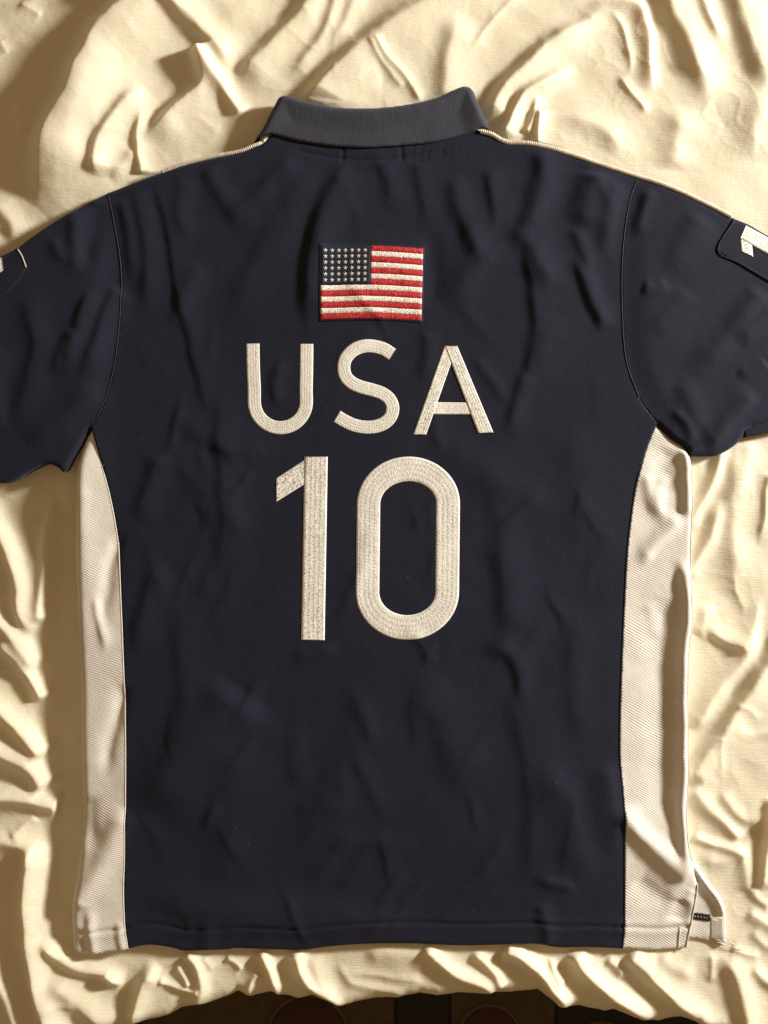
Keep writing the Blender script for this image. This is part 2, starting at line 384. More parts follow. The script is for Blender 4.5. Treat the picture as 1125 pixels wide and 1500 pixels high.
FREE_BODY = np.vstack([spline(SH_R, 8)])
def z_base(X, Y):
    """broad lie of the shirt, mm above the mattress"""
    z = 13.0 - 5.5 * smooth(1150, 1400, Y) * smooth(60, 300, X)
    z = z + 1.5 * vnoise(X, Y, 330, 31)
    z -= 2.0 * smooth(880, 960, X) * smooth(640, 760, Y)
    z += 2.5 * smooth(180, 120, X) * smooth(1200, 700, Y)
    z -= 6.0 * smooth(930, 1180, X) * smooth(760, 640, Y)
    return z

def z_cloth(X, Y):
    z = z_base(X, Y) + WF.height(X, Y)
    z += 0.55 * vnoise(X, Y, 95, 41) + 0.30 * vnoise(X + 9 * vnoise(X, Y, 60, 3), Y, 34, 42) + 0.08 * vnoise(X, Y, 13, 43)
    # hem stitch line
    for pts in (HEM, HEM_L, HEM_R):
        L = spline(pts, 8).copy(); L[:, 1] -= 33
        sel = np.where((Y > 1325) & (X > L[:, 0].min() - 25) & (X < L[:, 0].max() + 25))
        if len(sel[0]) == 0: continue
        d, s, a = poly_dist(X[sel], Y[sel], L)
        z[sel] += 0.5 * np.exp(-((d - 7) / 6.) ** 2) - 0.75 * np.exp(-(d / 2.6) ** 2)
    return z

NECK_SEAMS = [[(440,222),(500,232),(540,234),(590,231),(650,222)], [(503,214),(502,236)], [(588,212),(589,233)]]
def z_seams(X, Y):
    z = np.zeros(X.shape)
    sel = np.where((X > 420) & (X < 720) & (Y < 260))
    if len(sel[0]): z[sel] = z_seams_near(X[sel], Y[sel])
    return z
def z_seams_near(X, Y):
    z = np.zeros(X.shape)
    for pts in NECK_SEAMS:
        d, s, a = poly_dist(X, Y, spline(pts, 6)); z -= 0.9 * np.exp(-(d / 2.6) ** 2)
    for x in np.arange(606, 690, 11):                       # gathered pleats beside the tape
        d, s, a = poly_dist(X, Y, np.array([(x, 214 - (x-606)*.16), (x - 2, 236 - (x-606)*.1)])); z -= (.28 + .2 * math.sin(x * 1.7)) * np.exp(-(d / 3.0) ** 2)
    return z

def edge_fall(X, Y, curves):
    """curves: list of (polyline, radius, drop mm)"""
    z = np.zeros(X.shape)
    for pts, r, drop in curves:
        L = spline(pts, 6)
        sel = np.where((X > L[:, 0].min() - r) & (X < L[:, 0].max() + r) & (Y > L[:, 1].min() - r) & (Y < L[:, 1].max() + r))
        if len(sel[0]) == 0: continue
        d, s, a = poly_dist(X[sel], Y[sel], L)
        q = np.clip(d / r, 0, 1)
        z[sel] = np.minimum(z[sel], -drop * (1 - np.sqrt(np.clip(1 - (1 - q) ** 2, 0, 1))))
    return z

KS = K * (CAM_H - 0.013) / CAM_H       # the shirt lies 13 mm up
def to_world(px, py, zmm, k=KS):
    return np.stack([(px - 562.5) * k, (750 - py) * k, zmm * 0.001], -1)

# ------------------------------------------------------------------ materials
def new_mat(name):
    m = bpy.data.materials.new(name); m.use_nodes = True
    return m, m.node_tree.nodes, m.node_tree.links, m.node_tree.nodes['Principled BSDF']

def mix_color(N, L, fac, a, b):
    n = N.new('ShaderNodeMix'); n.data_type = 'RGBA'
    if hasattr(fac, 'links'): L.new(fac, n.inputs[0])
    else: n.inputs[0].default_value = fac
    for i, v in ((6, a), (7, b)):
        if hasattr(v, 'links'): L.new(v, n.inputs[i])
        else: n.inputs[i].default_value = (*v, 1)
    return n.outputs[2]

def mathn(N, L, op, a, b=None):
    n = N.new('ShaderNodeMath'); n.operation = op
    for i, v in ((0, a), (1, b)):
        if v is None: continue
        if hasattr(v, 'links'): L.new(v, n.inputs[i])
        else: n.inputs[i].default_value = v
    return n.outputs[0]

def noise(N, L, vec, scale, detail=2, rough=.5):
    n = N.new('ShaderNodeTexNoise'); n.inputs['Scale'].default_value = scale; n.inputs['Detail'].default_value = detail; n.inputs['Roughness'].default_value = rough
    L.new(vec, n.inputs['Vector']); return n.outputs['Fac']

def ramp(N, L, fac, a, b):
    n = N.new('ShaderNodeMapRange'); n.inputs[1].default_value = a; n.inputs[2].default_value = b
    L.new(fac, n.inputs[0]); return n.outputs[0]

def coords(N, L, rot=0.0, scale=(1, 1, 1)):
    t = N.new('ShaderNodeTexCoord'); m = N.new('ShaderNodeMapping'); m.inputs['Rotation'].default_value = (0, 0, rot); m.inputs['Scale'].default_value = scale
    L.new(t.outputs['Object'], m.inputs['Vector']); return m.outputs['Vector']

def wave(N, L, vec, period, distort=.6, dscale=3.0):
    n = N.new('ShaderNodeTexWave'); n.wave_type = 'BANDS'; n.bands_direction = 'X'; n.wave_profile = 'SIN'
    n.inputs['Scale'].default_value = 2 * math.pi / 20 / period; n.inputs['Distortion'].default_value = distort
    n.inputs['Detail'].default_value = 1; n.inputs['Detail Scale'].default_value = dscale
    L.new(vec, n.inputs['Vector']); return n.outputs['Fac']

def bump(N, L, h, dist, strength=1.0, prev=None):
    n = N.new('ShaderNodeBump'); n.inputs['Distance'].default_value = dist; n.inputs['Strength'].default_value = strength
    L.new(h, n.inputs['Height'])
    if prev is not None: L.new(prev, n.inputs['Normal'])
    return n.outputs['Normal']

def twill(name, col, dark, angle, period, relief, sheen, sheen_tint, speck=0.0, rough=.85):
    m, N, L, P = new_mat(name)
    v = coords(N, L, angle)
    v0 = coords(N, L)
    nv = N.new('ShaderNodeTexNoise'); nv.inputs['Scale'].default_value = 14; nv.inputs['Detail'].default_value = 1; L.new(v0, nv.inputs['Vector'])
    va = N.new('ShaderNodeVectorMath'); va.operation = 'MULTIPLY_ADD'; L.new(nv.outputs['Color'], va.inputs[0]); va.inputs[1].default_value = (.016, .016, 0); L.new(v, va.inputs[2])
    w = wave(N, L, va.outputs[0], period, .9, 40.0)
    big = noise(N, L, v0, 9, 4, .6); fine = noise(N, L, v0, 900, 2, .6); mid = noise(N, L, v0, 120, 3, .6)
    patch = ramp(N, L, noise(N, L, v0, 22, 3, .55), .38, .62)        # wear: the twill reads clearer in places
    amt = mathn(N, L, 'MULTIPLY', w, mathn(N, L, 'ADD', mathn(N, L, 'MULTIPLY', patch, .75), .25))
    c = mix_color(N, L, mathn(N, L, 'ADD', amt, mathn(N, L, 'SUBTRACT', .55, mathn(N, L, 'MULTIPLY', patch, .5))), dark, col)
    c = mix_color(N, L, mathn(N, L, 'MULTIPLY', ramp(N, L, mid, .3, .75), .3), c, tuple(x * .80 for x in col))
    c2 = mix_color(N, L, mathn(N, L, 'MULTIPLY', ramp(N, L, big, .35, .7), .4), c, tuple(min(1, x * 1.25) for x in col))
    if speck:
        vo = N.new('ShaderNodeTexVoronoi'); vo.inputs['Scale'].default_value = 62; L.new(v0, vo.inputs['Vector'])
        sp = mathn(N, L, 'LESS_THAN', vo.outputs['Distance'], .024)
        rare = mathn(N, L, 'GREATER_THAN', mathn(N, L, 'FRACT', mathn(N, L, 'MULTIPLY', vo.outputs['Color'], 7.13)), .55)
        c2 = mix_color(N, L, mathn(N, L, 'MULTIPLY', mathn(N, L, 'MULTIPLY', sp, rare), speck), c2, (.35, .33, .30))
    L.new(c2, P.inputs['Base Color'])
    P.inputs['Roughness'].default_value = rough; P.inputs['Specular IOR Level'].default_value = .25
    P.inputs['Sheen Weight'].default_value = sheen; P.inputs['Sheen Roughness'].default_value = .45; P.inputs['Sheen Tint'].default_value = (*sheen_tint, 1)
    n = bump(N, L, amt, relief); n = bump(N, L, fine, .00018, .8, n); n = bump(N, L, mid, .0006, .5, n)
    L.new(n, P.inputs['Normal'])
    return m

NAVY = (.0112, .0134, .0305); NAVY_D = (.0070, .0084, .0200)
M_NAVY = twill('navy_twill', NAVY, NAVY_D, math.radians(-45), .0020, .00018, .15, (.60, .66, 1.0), .45)
M_NAVY_SL = twill('navy_twill_sleeve', NAVY, NAVY_D, math.radians(42), .0020, .00020, .18, (.60, .66, 1.0), .35)
M_NAVY_PLAIN = twill('navy_rib', (.050, .054, .080), (.038, .041, .062), 0, .0021, .00012, .15, (.85, .8, .85), .5)
M_WHITE = twill('cream_twill', (.79, .765, .735), (.65, .61, .575), math.radians(-60), .0020, .00028, .06, (1, .95, .9))
M_WHITE_L = twill('cream_twill_other_side', (.79, .765, .735), (.66, .62, .585), math.radians(-66), .0019, .00026, .06, (1, .95, .9))

def simple(name, col, rough=.8, rel=.0003, scale=600, var=.25, sheen=.0):
    m, N, L, P = new_mat(name); v = coords(N, L)
    n1 = noise(N, L, v, scale, 2, .6); n2 = noise(N, L, v, scale * .12, 3, .6)
    c = mix_color(N, L, ramp(N, L, n2, .3, .7), tuple(x * (1 - var) for x in col), col)
    L.new(c, P.inputs['Base Color']); P.inputs['Roughness'].default_value = rough; P.inputs['Specular IOR Level'].default_value = .3
    P.inputs['Sheen Weight'].default_value = sheen
    L.new(bump(N, L, n1, rel), P.inputs['Normal']); return m

M_NAVY_TH = simple('navy_thread', (.024, .026, .042), .6, .0003, 700, .3, .1)
M_PIPE = simple('cream_overlock_thread', (.85, .78, .68), .7, .0003, 900, .25)
M_LABEL = simple('black_woven_label', (.012, .012, .014), .6, .0001, 900)
M_LABTXT = simple('grey_label_thread', (.30, .29, .27), .7, .0002, 900, .4)
M_TAPE = simple('cream_herringbone_tape', (.66, .62, .57), .8, .0003, 900, .2)

def thread_mat(name, col, dark, rows, across):
    """satin stitch: UV u runs across the stroke, v along it (in stroke widths)"""
    m, N, L, P = new_mat(name)
    uv = N.new('ShaderNodeUVMap'); sx = N.new('ShaderNodeSeparateXYZ'); L.new(uv.outputs[0], sx.inputs[0])
    u, v = sx.outputs[0], sx.outputs[1]
    ob = coords(N, L)
    jit = noise(N, L, ob, 420, 2, .6)
    # thread lines crossing the stroke, slightly irregular
    cell = mathn(N, L, 'FLOOR', mathn(N, L, 'MULTIPLY', u, rows))
    ph = mathn(N, L, 'ADD', mathn(N, L, 'MULTIPLY', v, across), mathn(N, L, 'ADD', mathn(N, L, 'MULTIPLY', jit, 2.6), mathn(N, L, 'MULTIPLY', cell, 2.3)))
    th = mathn(N, L, 'ADD', mathn(N, L, 'MULTIPLY', mathn(N, L, 'SINE', mathn(N, L, 'MULTIPLY', ph, 2 * math.pi)), .5), .5)
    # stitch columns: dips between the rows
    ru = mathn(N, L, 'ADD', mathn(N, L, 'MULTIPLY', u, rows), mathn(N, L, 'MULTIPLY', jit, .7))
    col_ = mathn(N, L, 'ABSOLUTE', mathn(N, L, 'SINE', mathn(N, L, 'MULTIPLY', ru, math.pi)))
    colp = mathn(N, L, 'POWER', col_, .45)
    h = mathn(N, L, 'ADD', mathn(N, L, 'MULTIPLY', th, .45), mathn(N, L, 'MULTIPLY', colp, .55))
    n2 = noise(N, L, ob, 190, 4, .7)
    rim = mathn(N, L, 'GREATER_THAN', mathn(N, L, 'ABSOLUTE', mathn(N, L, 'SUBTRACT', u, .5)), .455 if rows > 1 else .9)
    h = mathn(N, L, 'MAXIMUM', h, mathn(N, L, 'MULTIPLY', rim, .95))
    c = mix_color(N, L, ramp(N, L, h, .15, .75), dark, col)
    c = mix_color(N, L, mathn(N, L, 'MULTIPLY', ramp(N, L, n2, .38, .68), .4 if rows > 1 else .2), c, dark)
    L.new(c, P.inputs['Base Color']); P.inputs['Roughness'].default_value = .55; P.inputs['Specular IOR Level'].default_value = .35
    P.inputs['Sheen Weight'].default_value = .05
    nn = bump(N, L, h, .0004, .7); nn = bump(N, L, jit, .0005, .5, nn)
    L.new(nn, P.inputs['Normal']); return m

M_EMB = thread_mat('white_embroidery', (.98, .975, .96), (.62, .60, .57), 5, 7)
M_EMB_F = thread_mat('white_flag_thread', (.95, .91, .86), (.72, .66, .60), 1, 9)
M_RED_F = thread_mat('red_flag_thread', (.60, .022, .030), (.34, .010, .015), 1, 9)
M_CANTON = simple('canton_navy_cloth', (.014, .019, .046), .8, .0004, 500, .4)
M_STAR = simple('star_thread', (.75, .72, .66), .6, .0003, 900, .3)

# sheet
m, N, L, P = new_mat('cream_sateen_sheet')
v = coords(N, L); 
w1 = noise(N, L, v, 1500, 1, .5); crk = noise(N, L, v, 55, 5, .62); soft = noise(N, L, v, 7, 3, .5); slub = noise(N, L, coords(N, L, .3, (90, 900, 300)), 1, 2, .6)
c = mix_color(N, L, ramp(N, L, soft, .3, .7), (.82, .77, .625), (.85, .80, .665))
c = mix_color(N, L, mathn(N, L, 'MULTIPLY', ramp(N, L, slub, .3, .8), .12), c, (.74, .67, .52))
L.new(c, P.inputs['Base Color']); P.inputs['Roughness'].default_value = .5; P.inputs['Specular IOR Level'].default_value = .35
P.inputs['Subsurface Weight'].default_value = .45; P.inputs['Subsurface Radius'].default_value = (1.0, .72, .45); P.inputs['Subsurface Scale'].default_value = .007
P.inputs['Sheen Weight'].default_value = .08; P.inputs['Sheen Roughness'].default_value = .5; P.inputs['Sheen Tint'].default_value = (1, .93, .8, 1)
n = bump(N, L, crk, .0013, .5); n = bump(N, L, w1, .0003, .7, n); n = bump(N, L, slub, .0006, .6, n); L.new(n, P.inputs['Normal'])
M_SHEET = m

def dark_mat(name, a, b, scale):
    m, N, L, P = new_mat(name); v = coords(N, L, 0, (1, 1, 1))
    f = noise(N, L, v, scale, 4, .6)
    L.new(mix_color(N, L, ramp(N, L, f, .3, .7), a, b), P.inputs['Base Color']); P.inputs['Roughness'].default_value = .8
    L.new(bump(N, L, f, .001), P.inputs['Normal']); return m
M_FLOOR = dark_mat('dark_floor', (.030, .022, .014), (.055, .040, .024), 14)
M_RUG_A = dark_mat('rug_brown_wool', (.055, .036, .018), (.085, .058, .030), 60)
M_RUG_B = dark_mat('rug_black_wool', (.010, .009, .007), (.018, .016, .012), 60)
M_RUG_C = dark_mat('rug_oxblood_wool', (.050, .018, .010), (.075, .028, .015), 60)
M_RUG_R = dark_mat('rug_tan_wool', (.10, .075, .05), (.14, .11, .07), 60)
M_MATT = dark_mat('mattress_ticking', (.45, .40, .32), (.5, .45, .37), 30)

# ------------------------------------------------------------------ mesh helpers
def link_mesh(name, verts, faces, mat, parent=None, uvs=None, smooth_shade=True):
    me = bpy.data.meshes.new(name)
    me.from_pydata([tuple(map(float, p)) for p in verts], [], [tuple(map(int, f)) for f in faces]); me.update()
    if uvs is not None:
        lay = me.uv_layers.new(name='UVMap')
        li = np.empty(len(me.loops), int); me.loops.foreach_get('vertex_index', li)
        lay.data.foreach_set('uv', np.asarray(uvs, float)[li].ravel())
    if smooth_shade: me.polygons.foreach_set('use_smooth', [True] * len(me.polygons))
    me.materials.append(mat)
    o = bpy.data.objects.new(name, me); C.objects.link(o)
    if parent is not None: o.parent = parent
    return o

def grid_faces(nr, nc, wrap=False):
    f = []
    for i in range(nr - 1):
        for j in range(nc - 1 if not wrap else nc):
            a = i * nc + j; b = i * nc + (j + 1) % nc
            f.append((a, b, b + nc, a + nc))
    return f

def fast_grid(name, XYZ, mat, parent=None):
    nr, nc = XYZ.shape[:2]
    me = bpy.data.meshes.new(name)
    idx = np.arange(nr * nc).reshape(nr, nc)
    q = np.stack([idx[:-1, :-1], idx[1:, :-1], idx[1:, 1:], idx[:-1, 1:]], -1).reshape(-1, 4)
    me.vertices.add(nr * nc); me.vertices.foreach_set('co', XYZ.reshape(-1).astype(np.float32))
    me.loops.add(q.size); me.loops.foreach_set('vertex_index', q.reshape(-1).astype(np.int32))
    me.polygons.add(len(q)); me.polygons.foreach_set('loop_start', np.arange(0, q.size, 4, dtype=np.int32)); me.polygons.foreach_set('loop_total', np.full(len(q), 4, np.int32))
    me.polygons.foreach_set('use_smooth', np.ones(len(q), bool))
    me.update(calc_edges=True); me.validate()
    me.materials.append(mat)
    o = bpy.data.objects.new(name, me); C.objects.link(o)
    if parent is not None: o.parent = parent
    return o

def tri_region(outline, step):
    """triangulated region: outline points plus interior lattice. returns pts (n,2), faces, n_outline"""
    ol = np.asarray(outline, float)
    x0, y0 = ol.min(0); x1, y1 = ol.max(0)
    xs = np.arange(x0, x1, step); ys = np.arange(y0, y1, step * .866)
    X, Y = np.meshgrid(xs, ys); X = X + (np.arange(len(ys)) % 2)[:, None] * step * .5
    X = X.ravel(); Y = Y.ravel()
    ins = inside(X, Y, ol)
    X = X[ins]; Y = Y[ins]
    d, _, _ = poly_dist(X, Y, np.vstack([ol, ol[:1]]))
    keep = d > step * .55; X = X[keep]; Y = Y[keep]
    pts = [Vector(p) for p in ol] + [Vector(p) for p in zip(X, Y)]
    n = len(ol)
    vco, _, fac, _, _, _ = delaunay_2d_cdt(pts, [], [list(range(n))], 1, 1e-4)
    P = np.array([(p.x, p.y) for p in vco])
    return P, fac, n

def panel(name, outline, step, zfun, mat, parent, skirt=9.0, undercut=.5, k=KS):
    P, fac, n = tri_region(outline, step)
    z = zfun(P[:, 0], P[:, 1])
    V = to_world(P[:, 0], P[:, 1], z, k)
    # wall down from the rim, tucked slightly inward
    edges = {}
    for f in fac:
        for i in range(len(f)):
            a, b = f[i], f[(i + 1) % len(f)]
            edges[(a, b)] = edges.get((a, b), 0) + 1
    rim = [(a, b) for (a, b) in edges if (b, a) not in edges]
    rid = sorted({i for e in rim for i in e}); mp = {v: len(V) + i for i, v in enumerate(rid)}
    nrm = np.zeros((len(P), 2))
    for a, b in rim:
        t = P[b] - P[a]; nn = np.array([-t[1], t[0]]); nn /= (np.hypot(*nn) + 1e-9); nrm[a] += nn; nrm[b] += nn
    q = P[rid] + undercut * nrm[rid] / (np.hypot(nrm[rid][:, 0], nrm[rid][:, 1])[:, None] + 1e-9)
    W = to_world(q[:, 0], q[:, 1], z[rid] - skirt, k)
    faces = [tuple(reversed(f)) for f in fac] + [(a, b, mp[b], mp[a]) for a, b in rim]
    return link_mesh(name, np.vstack([V, W]), faces, mat, parent)

def tag(o, label, cat=None, group=None, kind=None):
    o['label'] = label
    if cat: o['category'] = cat
    if group: o['group'] = group
    if kind: o['kind'] = kind
    return o

# ------------------------------------------------------------------ sheet
def axis(lo, a, b, hi, fine, coarse):
    def far(start, end):
        out = []; p = start; s = fine
        sg = 1 if end > start else -1
        while (end - p) * sg > 0:
            s = min(coarse, s * 1.12); p += sg * s; out.append(p)
        return out
    return np.array(far(a, lo)[::-1] + list(np.arange(a, b + fine * .5, fine)) + far(b, hi))

sx = axis(-800, -40, 1165, 1925, 1.9, 18)
sy = axis(-900, -40, 1400, 1401, 1.9, 18)
sy = sy[sy < 1400]
NB = 46                               # rows that go over the edge
X, Y = np.meshgrid(sx, sy)
def sheet_h(X, Y):
    h = SF.height(X, Y)
    far = smooth(30, 260, np.maximum(np.maximum(-X, X - 1125), np.maximum(-Y, Y - 1500)))
    Xw = X + 26 * vnoise(X, Y, 140, 11); Yw = Y + 26 * vnoise(X, Y, 140, 12)
    # diagonal drifts of cloth, stronger outside the picture where nothing is traced
    dgn = vnoise((Xw + Yw) * .5 * .6, (Xw - Yw) * 1.3, 90, 13)
    h += (1.2 + 9 * far) * dgn
    h += 1.3 * vnoise(Xw, Yw, 70, 14)
    r1 = 1 - np.abs(vnoise(Xw, Yw, 46, 15)) * 2.2
    h += 0.30 * np.clip(r1, 0, 1) ** 4 * (0.4 + .9 * smooth(-.1, .5, vnoise(X, Y, 150, 16)))
    r2 = 1 - np.abs(vnoise(Xw + .5 * Yw, Yw, 22, 17)) * 2.4
    h += 0.15 * np.clip(r2, 0, 1) ** 4 * smooth(-.15, .4, vnoise(X, Y, 110, 18))
    h += 0.03 * vnoise(X, Y, 11, 19)
    return h

def under_shirt(X, Y, h):
    """the shirt's weight presses the folds flat beneath it"""
    din, _, _ = poly_dist(X, Y, np.vstack([SILH, SILH[:1]]))
    ins = inside(X, Y, SILH)
    sd = np.where(ins, din, -din)
    flap = np.array([(1000,1290),(1030,1280),(1070,1330),(1072,1392),(1000,1396)], float)
    d2, _, _ = poly_dist(X, Y, np.vstack([flap, flap[:1]])); sd = np.maximum(sd, np.where(inside(X, Y, flap), d2, -d2) - 4)
    col = np.array([(372,206),(410,140),(545,158),(680,130),(718,190),(560,220)], float)
    d3, _, _ = poly_dist(X, Y, np.vstack([col, col[:1]])); sd = np.maximum(sd, np.where(inside(X, Y, col), d3, -d3))
    m = smooth(-5, 20, sd)
    flat = np.minimum(h, 3.0) * .5
    # nothing may poke through the cloth close to its rim
    h = h * (1 - m) + flat * m
    cap = 6.5 + np.clip(-sd, 0, 100) * .45
    return np.minimum(h, cap + 2.0 * (1 - np.exp(-np.maximum(h - cap, 0) / 6)))
Hs = under_shirt(X, Y, sheet_h(X, Y))
top = np.stack([(X - 562.5) * K, (750 - Y) * K, Hs * .001], -1)
# rows that run out to the traced edge and fall
ey = 13 + np.interp(sx, EDGE[:, 0], EDGE[:, 1]) + 1.2 * vnoise(sx, sx * 0, 16, 77)
y_last = sy[-1]
rows = []
NR1 = 62
for i in range(1, NR1 + 1):
    t = i / NR1
    yy = y_last + (ey - y_last) * (np.sin(t * math.pi / 2) ** 1.0)
    hh = under_shirt(sx, yy, sheet_h(sx, yy))
    s = np.clip((yy - (ey - 26)) / 26, 0, 1)
    drop = 26 * (1 - np.sqrt(np.clip(1 - s * s, 0, 1)))
    rows.append(np.stack([(sx - 562.5) * K, (750 - yy) * K, (hh * (1 - s * .3) - drop * .9 - .0) * .001], -1))
zl = rows[-1][:, 2].copy()
for i in range(1, NB + 1):
    t = i / NB
    inn = 10 * t + 6 * vnoise(sx, sx * 0 + t * 60, 60, 78) * t
    rows.append(np.stack([(sx - 562.5) * K, (750 - (ey - inn)) * K, zl + (-0.47 - zl) * t], -1))
sheet = fast_grid('bed_sheet', np.concatenate([top, np.array(rows)], 0), M_SHEET)
tag(sheet, 'rumpled cream sateen bed sheet spread under the navy shirt', 'bed sheet')

# mattress below, floor and rug past the bed's foot
def box(name, x0, x1, y0, y1, z0, z1, mat, parent=None, bev=.01):
    bm = bmesh.new(); bmesh.ops.create_cube(bm, size=1)
    for v_ in bm.verts: v_.co = Vector(((x0 + x1) / 2 + v_.co.x * (x1 - x0), (y0 + y1) / 2 + v_.co.y * (y1 - y0), (z0 + z1) / 2 + v_.co.z * (z1 - z0)))
    if bev: bmesh.ops.bevel(bm, geom=bm.edges[:], offset=bev, segments=3, affect='EDGES')
    me = bpy.data.meshes.new(name); bm.to_mesh(me); bm.free(); me.materials.append(mat)
    o = bpy.data.objects.new(name, me); C.objects.link(o); o.parent = parent
    return o
ZF = -0.58
fl = box('floor', -3, 3, -3, 2.5, ZF - .05, ZF, M_FLOOR, None, 0); fl['kind'] = 'structure'
matt = box('mattress', -.82, .82, -.40, 1.0, ZF + .12, -.03, M_MATT, None, .03)
tag(matt, 'thick pale mattress hidden under the cream sheet', 'mattress')
rug = bpy.data.objects.new('rug', None); C.objects.link(rug); rug.location = (0, -.75, ZF)
tag(rug, 'dark patterned rug on the floor past the foot of the bed', 'rug')
KF = K * (CAM_H - ZF) / CAM_H
def fx(px): return (px - 562.5) * KF
def fy(py): return (750 - py) * KF + .75
def rug_piece(name, x0, x1, mat, z=.006):
    o = box(name, fx(x0), fx(x1), -.55, .22, .001, z, mat, rug, .002); return o
rug_piece('rug_field', -420, 208, M_RUG_B); rug_piece('rug_field', 210, 578, M_RUG_A, .007); rug_piece('rug_field', 580, 658, M_RUG_B, .0065); rug_piece('rug_field', 660, 812, M_RUG_A, .007); rug_piece('rug_field', 814, 1500, M_RUG_B, .0066)
def disc(name, cx, cy, r0, r1, z, mat):
    n = 48; vs_ = []; fs = []
    for i in range(n):
        a = 2 * math.pi * i / n; c_, s_ = math.cos(a), math.sin(a)
        for r, zz in ((r1, .006), (r1 - .002, z), (r0, z)):
            vs_.append((fx(cx) + r * c_, fy(cy) + r * s_, zz))
    for i in range(n):
        j = (i + 1) % n
        fs += [(i*3, j*3, j*3+1, i*3+1), (i*3+1, j*3+1, j*3+2, i*3+2)]
    if r0 < 1e-4: pass
    return link_mesh(name, vs_, fs, mat, rug)
for cx, cy, r in ((452, 1512, .058), (716, 1511, .043), (300, 1560, .05), (880, 1540, .045)):
    disc('medallion', cx, cy, .00001, r * 1.0, .0105, M_RUG_C)
    disc('medallion_rim', cx, cy, r - .001, r + .003, .0115, M_RUG_R)

# ------------------------------------------------------------------ the shirt
shirt = bpy.data.objects.new('polo_shirt', None); C.objects.link(shirt); shirt.location = (0, 0, 0)
tag(shirt, 'navy polo shirt lying face down with cream sides, USA and 10 on the back', 'shirt')
ST = 2.7

def z_back(X, Y):
    return z_cloth(X, Y) + z_seams(X, Y) + edge_fall(X, Y, [(SH_L, 9, 4.0), (SH_R, 9, 4.0), (HEM, 6, 2.6)])
def z_side_l(X, Y):
    return z_cloth(X, Y) + edge_fall(X, Y, [(OUT_L, 13, 6.0), (HEM_L, 6, 2.6)]) - 2.0 * smooth(700, 630, Y)
def z_side_r(X, Y):
    return z_cloth(X, Y) + edge_fall(X, Y, [(OUT_R, 9, 6.0), (VENT_R, 4, 1.5), (HEM_R, 5, 2.4)]) - 2.0 * smooth(700, 640, Y)
def z_slv_l(X, Y):
    d, s, a = poly_dist(X, Y, spline(ARM_L, 8))
    return z_cloth(X, Y) + edge_fall(X, Y, [(SLV_L_TOP, 9, 4.0), (SLV_L_BOT, 8, 3.5), (SLV_L_END, 6, 3)]) + 2.2 * smooth(0, 40, d)
def z_slv_r(X, Y):
    d, s, a = poly_dist(X, Y, spline(ARM_R, 8))
    return z_cloth(X, Y) + edge_fall(X, Y, [(SLV_R_TOP, 9, 4.0), (SLV_R_BOT, 8, 3.5), (SLV_R_END, 6, 3)]) + 2.2 * smooth(0, 40, d)

panel('back_panel', chain(SH_R, ARM_R, SEAM_R, ('r', HEM), ('r', SEAM_L), ('r', ARM_L), ('r', SH_L), NECK, step=ST), ST, z_back, M_NAVY, shirt)
o = panel('side_panel', chain(SEAM_L, ('r', HEM_L), ('r', OUT_L), step=ST), ST, z_side_l, M_WHITE_L, shirt); o['label'] = 'cream twill side panel on the left'
o = panel('side_panel', chain(SEAM_R, HEM_R, ('r', VENT_R), ('r', OUT_R), step=ST), ST, z_side_r, M_WHITE, shirt); o['label'] = 'cream twill side panel with a rolled edge on the right'
panel('sleeve', chain(SLV_L_TOP, SLV_L_END, SLV_L_BOT, ('r', ARM_L), step=ST), ST, z_slv_l, M_NAVY_SL, shirt, skirt=11)
panel('sleeve', chain(SLV_R_TOP, SLV_R_END, SLV_R_BOT, ('r', ARM_R), step=ST), ST, z_slv_r, M_NAVY_SL, shirt, skirt=11)

def tube(name, pts, zfun, r, mat, parent, off=0.0, ridge=0.0, period=2.4, n=8, step=1.2, k=KS, flat=1.0):
    """a cord following the cloth; ridge > 0 wraps it with stitches"""
    Lp = spline(pts, step); z = zfun(Lp[:, 0], Lp[:, 1]) + off
    Pw = to_world(Lp[:, 0], Lp[:, 1], z, k)
    T = np.gradient(Pw, axis=0); T /= np.linalg.norm(T, axis=1)[:, None]
    up = np.array([0, 0, 1.0]); S = np.cross(T, up); S /= np.linalg.norm(S, axis=1)[:, None]; U = np.cross(S, T)
    s = np.concatenate([[0], np.cumsum(np.hypot(*np.diff(Lp, axis=0).T))])
    rr = r * (1 + ridge * np.sin(s / period * 2 * np.pi) + .08 * vnoise(s, s * 0, 9, 90))
    rr[0] *= .3; rr[-1] *= .3
    vs_ = []
    for j in range(n):
        a = 2 * math.pi * j / n
        vs_.append(Pw + (S * math.cos(a) + U * math.sin(a) * flat) * rr[:, None])
    V = np.stack(vs_, 1).reshape(-1, 3)
    return link_mesh(name, V, grid_faces(len(Lp), n, True), mat, parent)

# seams: raised welts
for pts, zf in ((ARM_L, z_slv_l), (ARM_R, z_slv_r)):
    tube('armhole_seam', pts[:-1], zf, .00055, M_NAVY_TH, shirt, .1, .05, 3)
tube('side_seam', [(x - 1.2, y) for x, y in SEAM_L], z_side_l, .0005, M_TAPE, shirt, -.2, .1, 3)
tube('side_seam', SEAM_R, z_side_r, .0007, M_NAVY_TH, shirt, .0, .1, 3)
tube('edge_seam', [(x - 2.5, y) for x, y in OUT_R[3:-1]], z_side_r, .0007, M_TAPE, shirt, .2, .12, 3)
PIPE_L = [(391,200),(384,207),(370,213),(350,221),(310,229),(270,239),(235,251)]
PIPE_R = [(704,191),(722,196),(742,206),(780,209),(830,222),(880,239),(937,257),(990,276),(1040,298),(1074,315)]
tube('shoulder_piping', PIPE_L, z_back, .0016, M_PIPE, shirt, 1.2, .16, 3.0, 10, .75)
def z_pr(X, Y): return np.where(X < 937, z_back(X, Y), z_slv_r(X, Y))
